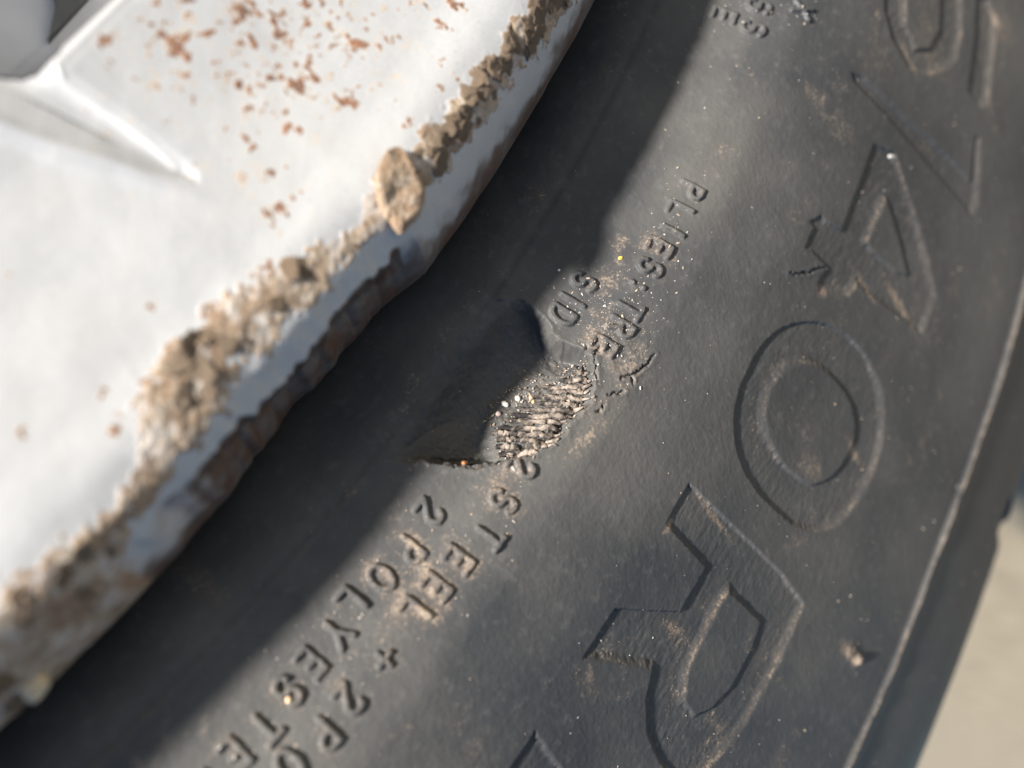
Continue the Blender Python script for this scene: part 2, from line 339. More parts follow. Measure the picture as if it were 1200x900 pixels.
def paint_material():
    m, n, l, b = new_mat("white_wheel_paint")
    rust = attr(n, 'rust'); cru = attr(n, 'crust'); edge = attr(n, 'edge')
    f = noise(n, l, 1500, 4, .65); g = noise(n, l, 420, 4); big = noise(n, l, 90, 3)
    sp = noise(n, l, 5200, 2)
    c = mix(n, l, rng_(n, l, big, .35, .65), (.42, .425, .43), (.465, .465, .462))
    c = mix(n, l, rng_(n, l, sp, .35, .75, 0, .5), c, (.54, .54, .54))
    c = mix(n, l, mathn(n, l, 'MULTIPLY', rng_(n, l, noise(n, l, 2300, 2), .68, .76), .5), c, (.30, .29, .28))
    scr = n.new('ShaderNodeMapping'); tc = n.new('ShaderNodeTexCoord'); l.new(tc.outputs['Object'], scr.inputs['Vector'])
    scr.inputs['Scale'].default_value = (1, .06, 1); scr.inputs['Rotation'].default_value = (0, 0, .9)
    c = mix(n, l, mathn(n, l, 'MULTIPLY', rng_(n, l, noise(n, l, 1600, 3, .6, scr.outputs[0]), .62, .72), .18), c, (.36, .35, .34))
    # rust spots: ragged outlines
    rv = mathn(n, l, 'ADD', rust, mathn(n, l, 'MULTIPLY', mathn(n, l, 'SUBTRACT', f, .5), 1.3))
    rv = mathn(n, l, 'ADD', rv, mathn(n, l, 'MULTIPLY', mathn(n, l, 'SUBTRACT', g, .5), .8))
    gate = rng_(n, l, rust, .04, .15)
    halo = mathn(n, l, 'MULTIPLY', rng_(n, l, rv, .12, .5), gate)
    core = mathn(n, l, 'MULTIPLY', rng_(n, l, rv, .40, .56), gate)
    c = mix(n, l, mathn(n, l, 'MULTIPLY', halo, .55), c, (.62, .46, .30))
    rc = mix(n, l, rng_(n, l, f, .38, .62), (.085, .033, .022), (.27, .115, .055))
    c = mix(n, l, mathn(n, l, 'MULTIPLY', core, .9), c, rc)
    # grime and rust on the lip, plus shade painted on the dent's underside
    ev = mathn(n, l, 'ADD', edge, mathn(n, l, 'MULTIPLY', mathn(n, l, 'SUBTRACT', g, .5), 1.0))
    ec = mix(n, l, rng_(n, l, g, .4, .62), (.11, .06, .038), (.15, .125, .108))
    c = mix(n, l, mathn(n, l, 'MULTIPLY', rng_(n, l, ev, .2, .8), .95), c, ec)
    cc, cf = crust_colour(n, l)
    film = noise(n, l, 480, 4, .6, None, .6)
    cc = mix(n, l, mathn(n, l, 'MULTIPLY', rng_(n, l, film, .48, .66), .6), cc, (.60, .575, .55))
    cv = mathn(n, l, 'ADD', cru, mathn(n, l, 'MULTIPLY', mathn(n, l, 'SUBTRACT', f, .5), .5))
    cm = rng_(n, l, cv, .40, .50)
    rimc = mathn(n, l, 'MULTIPLY', mathn(n, l, 'MULTIPLY', rng_(n, l, cv, .36, .46), rng_(n, l, cv, .72, .50)), rng_(n, l, g, .35, .6))
    c = mix(n, l, cm, c, cc)
    c = mix(n, l, mathn(n, l, 'MULTIPLY', rimc, .8), c, (.36, .21, .11))
    l.new(c, b.inputs['Base Color'])
    dm = mathn(n, l, 'MAXIMUM', cm, core)
    r = mathn(n, l, 'ADD', rng_(n, l, dm, 0, 1, .42, .9), 0)
    l.new(r, b.inputs['Roughness'])
    h = mathn(n, l, 'MULTIPLY', f, mathn(n, l, 'ADD', mathn(n, l, 'MULTIPLY', dm, 1), .06))
    l.new(bump(n, l, h, .7, .0003), b.inputs['Normal'])
    return m

M_rub = rubber_material(); M_cord = cord_material(); M_grain = grain_material()
M_crust = crust_material(); M_paint = paint_material()
M_disc = plain("dull_grey_metal", (.62, .62, .635), .55, 0, 120, .1)
M_dark = plain("gap_dark", (.10, .10, .10), .7, 0, 150, .2)
M_ground = plain("sandy_concrete", (.345, .29, .20), .95, 0, 14, .22, .002)

# ------------------------------------------------------------------ ground
def build_ground():
    n = 61
    t = np.linspace(-1, 1, n); q = np.sign(t) * np.abs(t)**3 * 60
    X, Y = np.meshgrid(q, q)
    Z = (fbm(X*3+50, Y*3+50, 5, 3) - .5) * .004
    Z -= Z.max()                                # the tyre stands on its highest points
    idx = np.arange(n*n).reshape(n, n)
    Q = np.stack([idx[:-1, :-1], idx[:-1, 1:], idx[1:, 1:], idx[1:, :-1]], -1).reshape(-1, 4)
    o = mesh_obj('ground', np.stack([X, Y, Z], -1).reshape(-1, 3), Q, M_ground)
    o['kind'] = 'structure'
build_ground()

# ------------------------------------------------------------------ tyre
TY = [(203, -10), (206, -7.5), (209, -4), (211.5, -1.6), (213.3, -.5), (217, .5), (220.5, 2.2), (223.5, 4.2), (228, 5.8),
      (236, 6.5), (250, 5.6), (265, 4.5), (279, 3.0), (290, .8), (298, -1.7), (303.2, -4.4), (306, -7.6), (308, -13)]
tyre_w = pchip(TY)

# stroke letters, x along the reading direction, y towards the tread, cap height 1
def arc(cx, cy, rx, ry, a0, a1, n=10):
    return [(cx + rx*math.cos(RAD(a0 + (a1-a0)*i/n)), cy + ry*math.sin(RAD(a0 + (a1-a0)*i/n))) for i in range(n+1)]
GLYPH = {
    'S': [arc(0, .26, .27, .26, -160, 80, 12)[0:] + arc(0, .75, .25, .25, 260, 30, 12)],
    'I': [[(0, 0), (0, 1)]],
    'D': [[(-.28, 0), (-.28, 1), (-.02, 1)] + arc(-.02, .5, .32, .5, 90, -90) + [(-.28, 0)]],
    'P': [[(-.26, 0), (-.26, 1), (0, 1)] + arc(0, .74, .27, .26, 90, -90) + [(-.26, .48)]],
    'R': [[(-.26, 0), (-.26, 1), (0, 1)] + arc(0, .74, .27, .26, 90, -90) + [(-.26, .48)], [(0, .48), (.27, 0)]],
    'O': [arc(0, .5, .34, .5, 0, 360, 20)],
    'L': [[(-.24, 1), (-.24, 0), (.26, 0)]],
    'Y': [[(-.32, 1), (0, .48), (.32, 1)], [(0, .48), (0, 0)]],
    'E': [[(.26, 1), (-.24, 1), (-.24, 0), (.26, 0)], [(-.24, .52), (.16, .52)]],
    'T': [[(-.31, 1), (.31, 1)], [(0, 1), (0, 0)]],
    'X': [[(-.3, 0), (.3, 1)], [(-.3, 1), (.3, 0)]],
    '2': [arc(0, .73, .26, .27, 165, -30, 10) + [(-.27, 0), (.28, 0)]],
    '+': [[(-.3, .5), (.3, .5)], [(0, .2), (0, .8)]],
    ':': [[(0, .22), (0, .26)], [(0, .74), (0, .78)]],
}
CAP = 2.0
# how much tan dust each letter holds, by its place in LETTERS
DIRT_L = {3: .3, 4: .8, 5: .7, 6: .4, 7: .35, 8: .4, 9: .4, 10: .4, 11: .45, 13: .1, 14: .1, 15: .25, 16: .55, 17: .35, 18: .3, 19: .35, 20: .4, 21: .6,
          22: .35, 23: .5, 24: .35, 25: .6, 26: .7, 27: .75, 28: .5, 29: .45, 30: .4, 31: .3}

def build_tyre():
    root = thing('tyre', 'black rubber tyre with moulded lettering and a torn gouge showing its cords', 'tyre')
    ph = np.concatenate([np.arange(-31, -18.5, .045), np.arange(-18.5, 6.4, .03), np.arange(6.4, 10.01, .06)])
    r = np.concatenate([np.arange(203, 211, .25), np.arange(211, 233, .095), np.arange(233, 264, .15), np.arange(264, 300, .2), np.arange(300, 308.01, .2)])
    PH, RR = np.meshgrid(np.radians(ph), r)
    X = RR*np.sin(PH); Y = RR*np.cos(PH)
    U = PH*RR
    W = tyre_w(RR)
    dw = (tyre_w(r+.05) - tyre_w(r-.05)) / .1
    nl = np.sqrt(1 + dw**2); nr_ = (-dw/nl)[:, None]; nw = (1/nl)[:, None]
    H = (fbm(U*.12, RR*.12, 3, 3) - .5)*.06 + (fbm(U*.8, RR*.8, 9, 3) - .5)*.022 + (fbm(U*3, RR*3, 17, 2) - .5)*.035
    dirt = ss(.55, .9, fbm(U*.25, RR*.25, 31, 4))*.32 + .05
    lab = np.zeros(X.shape, np.int32); names = {0: 'sidewall'}; mats = {0: M_rub}
    def box(x0, x1, y0, y1):
        m = (X > x0) & (X < x1) & (Y > y0) & (Y < y1)
        i = np.where(m.any(1))[0]; j = np.where(m.any(0))[0]
        if not len(i): return None
        return slice(i[0], i[-1]+1), slice(j[0], j[-1]+1)
    def bx(P, pad):
        P = np.array(P); return box(P[:, 0].min()-pad, P[:, 0].max()+pad, P[:, 1].min()-pad, P[:, 1].max()+pad)
    # bead line and the fine rings along it
    H += -.10*np.exp(-((RR-213.3)/.35)**2) + .16*np.exp(-((RR-214.2)/.5)**2)
    # raised rib before the shoulder
    rib = np.exp(-((RR - 279.5 - .25*np.sin(PH*40))/.33)**2)
    H += .5*rib*(.75 + .5*fbm(U*.6, RR*0, 41, 2))
    dirt = np.maximum(dirt, rib*(.3 + .5*fbm(U*.35, RR*.1, 43, 3)))
    H -= .25*ss(280, 283, RR)
    # large sunk letters
    k = 1
    def letter(name, outer, island=None, depth=.22, soft=0, wall=.16, dirty=.25):
        nonlocal k
        P = [xy(p) for p in outer]
        if soft: P = smooth_poly(P, 4)
        s = bx(P, 2)
        if s is None: return
        x, y = X[s], Y[s]
        wob = (fbm(x*1.5, y*1.5, 77, 3)-.5)*.16
        d = sd_poly(x, y, P) + wob
        if island is not None:
            Q = [xy(p) for p in island]
            if soft: Q = smooth_poly(Q, 4)
            d = np.maximum(d, -(sd_poly(x, y, Q) + wob))
        # walls: crisp on the rim side, worn and sloping on the tread side
        gx, gy = np.gradient(d, axis=1), np.gradient(d, axis=0)
        out = gy/(np.sqrt(gx**2+gy**2*1)+1e-9)
        side = ss(-.1, .7, out)
        wd = wall + 1.0*side
        f = (1 - ss(-wd, .06, d))*(1-side) + side*np.clip(.05 - d/wd, 0, 1)
        f = np.clip(f, 0, 1)
        H[s] -= depth*f
        H[s] += f*(fbm(x*.9, y*5, 55, 2)-.5)*.07
        dirt[s] = np.maximum(dirt[s], np.exp(-((d+.35)/.45)**2)*(.1+.9*fbm(x*.5, y*.5, 61, 3))*dirty*2*(.35+.65*side))
        dirt[s] = np.maximum(dirt[s], f*dirty*(.4+.9*side)*fbm(x*.35, y*1.6, 63, 3))
        dirt[s] = np.maximum(dirt[s], np.exp(-((d+.5*wd)/(.5*wd))**2)*side*.3)  # dust on the tread-side walls, also brightening them like sunlit slopes
        lab[s][(d < .3)] = k
        names[k] = name; mats[k] = M_rub; k += 1
    letter('sunken_letter', BIG_O, BIG_O_ISLAND, .27, 1, .2, .3)
    letter('sunken_letter', BIG_R, BIG_R_ISLAND, .27, 0, .14, .35)
    letter('sunken_letter', BIG_A, BIG_A_ISLAND, .27, 0, .3, .35)
    letter('sunken_letter', BIG_TIP, None, .27, 0, .15, .3)
    letter('sunken_letter', BIG_BOWL, BIG_BOWL_ISLAND, .27, 0, .3, .4)
    letter('sunken_letter', BIG_BAR, None,   .3, 0, .3, .4)
    letter('sunken_letter', BIG_STROKE, None, .3, 0, .3, .3)
    # dusty places
    def smear(p, sx, sy, amt, ang=0):
        cx, cy = xy(p); c, s_ = math.cos(ang), math.sin(ang)
        a = (X-cx)*c + (Y-cy)*s_; b = -(X-cx)*s_ + (Y-cy)*c
        g = np.exp(-(a/sx)**2 - (b/sy)**2)*amt
        np.maximum(dirt, g*(.5+fbm(U*.9, RR*.9, 83, 3)), out=dirt)
    for sm in SMEARS: smear(*sm)
    # small raised letters
    dl = np.full(X.shape, 9.)
    for i, (ch, p, rr) in enumerate(LETTERS):
        a = RAD(p); er = np.array((math.sin(a), math.cos(a))); et = np.array((math.cos(a), -math.sin(a)))
        c0 = np.array(xy((p, rr)))
        s = box(c0[0]-2.6, c0[0]+2.6, c0[1]-2.6, c0[1]+2.6)
        if s is None: continue
        x, y = X[s], Y[s]; d = np.full(x.shape, 9.)
        for st in GLYPH[ch]:
            P = [c0 + et*gx*CAP*1.12 + er*(gy-.5)*CAP for gx, gy in st]
            d = np.minimum(d, sd_line(x, y, P)[0])
        d = d - .19 + (fbm(x*2.5, y*2.5, 91, 2)-.5)*.12
        f = 1 - ss(-.05, .13, d)
        worn = .75 + .5*(fbm(x*.5, y*.5, 95, 2)-.4)
        H[s] += .42*f*worn
        dirt[s] = np.maximum(dirt[s], DIRT_L.get(i, .2)*np.exp(-(np.maximum(d, 0)/1.0)**2)*(.1+1.1*fbm(x*.8, y*.8, 97, 4)))
        dl[s] = np.minimum(dl[s], d)
        lab[s][d < .24] = k; names[k] = 'raised_letter'; mats[k] = M_rub; k += 1
    # the gouge
    P = smooth_poly([xy(p) for p in SCOOP], 4); s = bx(P, 3)
    x, y = X[s], Y[s]
    d = sd_poly(x, y, P) + (fbm(x*1.1, y*1.1, 101, 5)-.5)*.8
    ins = -d
    ew = ss(214.5, 219.5, RR[s])
    D = ew*(.75*ss(-.08, .3, ins) + 2.5*ss(.05, .75, ins)) + (1-ew)*3.0*ss(0, 6.5, ins)**1.2
    cords = 1 - ss(-1.2, 1.0, sd_poly(x, y, [xy(p) for p in CORD_AREA]))
    D = D*(1-cords) + np.minimum(D, .55 + .38*np.clip(ins, 0, 9))*cords
    H[s] -= D
    flat = ss(0, .4, ins)
    H[s] = H[s]*(1-flat) + (np.minimum(H[s], -D))*flat + .12*ew*np.exp(-(d/.45)**2)
    H[s] += flat*(fbm(x*4, y*4, 103, 4)-.5)*(.04+.26*ew)
    cx, cy = X[s], Y[s]
    dc = sd_poly(cx, cy, [xy(p) for p in CORD_AREA])
    dirt[s] = dirt[s]*(1-flat*.5)
    dirt[s] = np.maximum(dirt[s], (1-ss(-1.0, .8, dc))*.16)
    dirt[s] = np.maximum(dirt[s], ew*flat*.38*fbm(x*.8, y*.8, 109, 3))
    dirt[s] = np.maximum(dirt[s], np.exp(-((d-.3)/.8)**2)*.4*fbm(x, y, 107, 3))
    lab[s][(d < .15)] = k; names[k] = 'torn_gouge'; mats[k] = M_rub; k += 1
    gouge_label = k-1
    # cracks running out of it
    for ln in CRACKS:
        P = [xy(p) for p in ln]; s = bx(P, 1.2)
        x, y = X[s], Y[s]
        dd, t = sd_line(x + (fbm(x*3, y*3, 111, 2)-.5)*.35, y + (fbm(x*3, y*3, 113, 2)-.5)*.35, P)
        H[s] -= .36*np.exp(-(dd/.10)**2)*np.sqrt(np.clip(4*t*(1-t)+.1, 0, 1))
        H[s] += .05*np.exp(-((dd-.28)/.25)**2)
    s = bx([xy((-8.6, 225.2))], 4)
    x, y = X[s], Y[s]; g = np.exp(-(((x-xy((-8.7, 225.4))[0])/2.6)**2 + ((y-xy((-8.7, 225.4))[1])/2.0)**2))
    H[s] += g*(fbm(x*1.3, y*1.3, 121, 4)-.5)*.35
    # little moulding nub with sand on it
    s = bx([xy((-6.9, 272.2))], 3); x, y = X[s], Y[s]; c = xy((-6.95, 272.6))
    q = np.hypot(x-c[0], y-c[1]); H[s] += .55*(1-ss(.3, .9, q)); H[s] += .5*np.exp(-((x-c[0]-.1)/1.1)**2-((y-c[1]+1.4)/1.4)**2)*fbm(x*3, y*3, 5, 3)
    # shoulder grooves
    gro = np.zeros(X.shape)
    for g in (-13.25 + 360/38*np.arange(-2, 3)):
        gro = np.maximum(gro, (1-ss(.50, .58, np.abs(np.degrees(PH) - g + .05 - (RR-300)*.03)))*ss(296.6, 297.4, RR))
    H -= 5*gro
    global TYRE_H
    fade = ss(-31, -30.2, np.degrees(PH))*(1-ss(9.2, 10, np.degrees(PH)))
    H *= fade
    rr_ = RR + H*nr_; ww = W + H*nw
    P3 = np.stack([rr_*np.sin(PH), rr_*np.cos(PH), ww], -1)*1e-3
    N = grid_normals(P3)
    if N[..., 2].mean() < 0: N = -N
    split_grid(P3, N, lab[:-1, :-1], names, mats, root, {'dirt': np.clip(dirt, 0, 1)})
    # rest of the ring, coarse
    ph2 = np.radians(np.arange(10, 329.01, 1.0)); r2 = np.unique(np.concatenate([np.arange(203, 308.1, 1.5), [308.0]])); r2 = r2[r2 <= 308]
    A, B = np.meshgrid(ph2, r2); w2 = tyre_w(B)
    P2 = np.stack([B*np.sin(A), B*np.cos(A), w2], -1)*1e-3
    N2 = grid_normals(P2); N2 = -N2 if N2[..., 2].mean() < 0 else N2
    split_grid(P2, N2, np.zeros((len(r2)-1, len(ph2)-1), int), {0: 'far_sidewall'}, {0: M_rub}, root, {'dirt': np.zeros(A.shape)})
    # tread and back wall
    prof = [(308, -13), (309.6, -17), (311, -30), (312, -60), (312.5, -95), (312, -130), (311, -160), (308, -177), (303, -187), (290, -191), (250, -196), (215, -190), (203, -180)]
    fr = np.arange(0, 360.01, .5)
    rr = []; 
    pr = np.array(prof, float)
    A = np.radians(fr)[None, :]*np.ones((len(pr), 1)); B = pr[:, 0][:, None]*np.ones((1, len(fr)))
    gcut = (np.abs(((fr + 13.25 + 180/38) % (360/38)) - 180/38) < .5)
    for i in range(1, 7): B[i] -= 3.5*gcut*(pr[i, 0] > 309)
    P2 = np.stack([B*np.sin(A), B*np.cos(A), pr[:, 1][:, None]*np.ones_like(A)], -1)*1e-3
    N2 = grid_normals(P2)
    if (N2[4, :, 0]*np.sin(A[4])).mean() < 0: N2 = -N2
    split_grid(P2, N2, np.zeros((len(pr)-1, len(fr)-1), int), {0: 'tread'}, {0: M_rub}, root, {'dirt': np.full(A.shape, .05)})
    return root, P3, N, lab, PH, RR, X, Y, gouge_label

# dusty smears: place, half widths (mm), strength, turn
SMEARS = [((-8.4, 226.6), 3.6, 2.2, .42), ((-6.4, 226.5), 3.5, 1.3, .38), ((-9.2, 222.6), 2.0, 2.0, .3), ((-7.0, 226.5), 4.5, 2.0, .35), ((-10.2, 221.3), 3, 1.5, .4),
          ((-4.6, 222.8), 4.0, 1.5, .5), ((-14.6, 249), .6, 2.6, .8), ((-15.0, 256), .7, 4.5, .8), ((-13.5, 242.6), .9, 1.0, .8),
          ((-6.9, 271), .9, 2.6, .9), ((-10.9, 257.5), 1.0, 3.5, .55), ((-9.7, 252), 1.8, 3.0, .5), ((-10.4, 248), 2.5, 4, .28), ((-7.0, 243), .5, 5, .6),
          ((-4.4, 246), 1.2, 2.6, .55), ((-22, 246), 5, 6, .4), ((-24.5, 258), 4, 5, .5), ((-20, 238), 5, 4, .3), ((-21, 243), 1, 3, .6), ((-6.1, 238.4), 1.3, .4, .9),
          ((-11.2, 220.5), 1.5, 1.0, .45), ((-1, 222.5), 5, 1.6, .4), ((-14.5, 225), 5, 3, .25)]

TYRE, TP, TN, TL, TPH, TRR, TX, TY_, GL = build_tyre()

def on_tyre(phi, r):
    j = int(np.argmin(np.abs(TPH[0] - RAD(phi)))); i = int(np.argmin(np.abs(TRR[:, 0] - r)))
    return TP[i, j].astype(float), TN[i, j].astype(float)

# ------------------------------------------------------------------ exposed cords
rng = np.random.default_rng(4)
def tube(pts, rad, nseg, twist, tone, phase):
    pts = np.array(pts); n = len(pts); V = []; T = []
    t = np.gradient(pts, axis=0); t /= np.linalg.norm(t, axis=1, keepdims=True)
    for i in range(n):
        up = np.array((0, 0, 1.)); a = np.cross(t[i], up); a /= np.linalg.norm(a); b = np.cross(a, t[i])
        for k in range(nseg):
            th = 2*math.pi*k/nseg
            q = rad[i]*(1 + .22*math.sin(2*th + twist*i + phase))*(1 + .25*(rng.random()-.5))
            V.append(pts[i] + (a*math.cos(th) + b*math.sin(th))*q)
            T.append(tone[i] + .25*(rng.random()-.5))
    F = [(i*nseg+k, i*nseg+(k+1) % nseg, (i+1)*nseg+(k+1) % nseg, (i+1)*nseg+k) for i in range(n-1) for k in range(nseg)]
    return V, F, T
def build_cords():
    for a, b in CORDS:
        n = 26; pts = []; rad = []; tone = []
        ph0 = rng.random()*9
        for i in range(n):
            t = i/(n-1)
            p, nn = on_tyre(a[0]+(b[0]-a[0])*t, a[1]+(b[1]-a[1])*t)
            p = p + nn*(.00016 + .00005*math.sin(5*t+ph0)) + np.array((1, 1, 0))*(rng.random()-.5)*.00007
            pts.append(p)
            e = min(1, 7*t+.25, 7*(1-t)+.25)
            rad.append(.00024*e*(.8 + .35*vnoise(np.array([t*9+ph0]), np.array([ph0]), 3)[0]))
            tone.append(.2 + .6*ss(0., .6, t) - .3*(vnoise(np.array([t*8+ph0*3]), np.array([ph0]), 8)[0] < .35))  # colour fades dark at the rim end, painting the shade there
        V, F, T = tube(pts, rad, 8, .9, tone, ph0)
        mesh_obj('cord', V, F, M_cord, TYRE, {'tone': np.clip(T, 0, 1)})
build_cords()

# ------------------------------------------------------------------ grains
ICO_V = None
def rock(nsub=1):
    import bmesh
    bm = bmesh.new(); bmesh.ops.create_icosphere(bm, subdivisions=nsub, radius=1)
    V = np.array([v.co[:] for v in bm.verts]); F = np.array([[v.index for v in f.verts] for f in bm.faces]); bm.free()
    return V, F
RV, RF = rock(1)
def grains(name, items, label=None, cat=None, parent=None, kind='stuff'):
    V = []; F = []; T = []; o = 0
    for p, n, size, tone in items:
        q = Vector(n).to_track_quat('Z', 'Y').to_matrix() @ Matrix.Rotation(rng.random()*6.28, 3, 'Z')
        s = size*np.array((rng.uniform(.7, 1.9), rng.uniform(.5, .9), rng.uniform(.45, .8)))
        v = RV*(1 + .3*(rng.random((len(RV), 1))-.5))*s
        V.append((np.array(q) @ v.T).T + np.array(p) + np.array(n)*s[2]*.35)
        F.append(RF + o); o += len(RV); T.append(np.full(len(RV), tone))
    ob = mesh_obj(name, np.concatenate(V), np.concatenate(F), M_grain, parent, {'tone': np.concatenate(T)}, None, False)
    if kind: ob['kind'] = kind
    if parent is None:
        ob.matrix_world = WHEEL
        ob['label'] = label; ob['category'] = cat
    return ob
def scatter_dust():
    it = []
    nr, nc = TP.shape[:2]
    while len(it) < 950:
        phi = rng.uniform(-29, 9); r = rng.uniform(212, 300)
        dens = .25 + .75*fbm(np.array([phi*.4]), np.array([r*.05]), 7, 3)[0]
        if r < 217: dens *= .5
        if rng.random() > dens: continue
        p, n = on_tyre(phi, r)
        s = .000042*math.exp(rng.normal(0, .45))
        it.append((p, n, min(s, .00022), rng.choice([.45, .7, .85, 1.0], p=[.4, .35, .2, .05])))
    # thicker round the small letters
    for ch, ph, r in LETTERS:
        for _ in range(12):
            a = ph + rng.normal(0, .5); b = r + rng.normal(0, 1.5)
            if not (-29 < a < 9): continue
            p, n = on_tyre(a, b); it.append((p, n, .00005*math.exp(rng.normal(0, .5)), rng.choice([.4, .55, .8, .95])))
    for _ in range(330):
        a = -8.9 + rng.normal(0, .75); b = 224 + rng.normal(0, 2.2)
        p, n = on_tyre(a, b); it.append((p, n, .000033*math.exp(rng.normal(0, .5)), rng.choice([.45, .6, .8, .95])))
    grains('dust', it, 'pale dust specks strewn over the black tyre sidewall', 'dust')
scatter_dust()
def scatter_grit():
    it = []
    P = np.array([xy(p) for p in CORD_AREA])
    m = sd_poly(TX, TY_, P) < .25
    ii, jj = np.where(m)
    for _ in range(430):
        k = rng.integers(len(ii)); p = TP[ii[k], jj[k]].astype(float); n = TN[ii[k], jj[k]].astype(float)
        it.append((p + n*.00018*rng.random(), n, (.000075*math.exp(rng.normal(0, .4))), .85*rng.random()**1.4))
    grains('grit', it, 'tan and white grit packed between the torn cords', 'grit')
scatter_grit()
def single(name, label, phi, r, size, shape, col, lift=.3):
    p, n = on_tyre(phi, r)
    V, F = rock(2)
    V = V*(1 + .18*(rng.random((len(V), 1))-.5))*np.array(shape)*size
    q = Vector(n).to_track_quat('Z', 'Y').to_matrix() @ Matrix.Rotation(rng.random()*6.28, 3, 'Z')
    V = (np.array(q) @ V.T).T
    o = mesh_obj(name, V, F, plain(name+'_stone', col, .55, 0, 2500, .2, .00005), None, None, None, False)
    o.matrix_world = WHEEL @ Matrix.Translation(Vector(p + n*size*shape[2]*lift))
    tag(o, label, 'wood chip' if 'chip' in name else 'sand grain', None if 'chip' in name else 'loose sand grains on the tyre')
single('wood_chip', 'orange brown chip lying on the dark lower lip of the gouge', -4.30, 219.75, .00042, (1.3, .6, .4), (.62, .24, .10), .9)
single('sand_grain', 'tiny yellow grain beside the raised letters above the gouge', -10.809, 221.26, .0002, (1.2, .9, .7), (.75, .5, .08))
single('sand_grain', 'peach coloured grain lodged against a raised letter S at lower left', 1.763, 220.54, .00026, (1.2, .9, .7), (.75, .48, .28))
single('sand_grain', 'bright white grain at the right end of the exposed cords', -7.419, 224.3, .00026, (1.0, .9, .8), (.8, .76, .7))
single('sand_grain', 'pinkish round grain alone in the dark left of the cords', -5.892, 219.45, .00027, (1., 1., .8), (.55, .42, .38))
single('sand_grain', 'white oblong grain just left of the torn cords', -6.24, 219.5, .00035, (1.4, .8, .7), (.72, .68, .62))
single('sand_grain', 'white grain at the upper edge of the torn cords', -6.489, 220.0, .0003, (1.3, .9, .7), (.7, .62, .55))
single('sand_grain', 'orange tan flat grain on top of the torn cords', -6.645, 220.9, .00033, (1.5, .7, .5), (.62, .40, .22))
single('sand_grain', 'bright pale grain at the corner of a large sunken letter', -18.203, 245.64, .0004, (1.5, .6, .4), (.6, .58, .55))
single('sand_grain', 'tiny white grain in the dark above the letter D', -9.706, 217.28, .00013, (1, 1, .8), (.8, .8, .78))

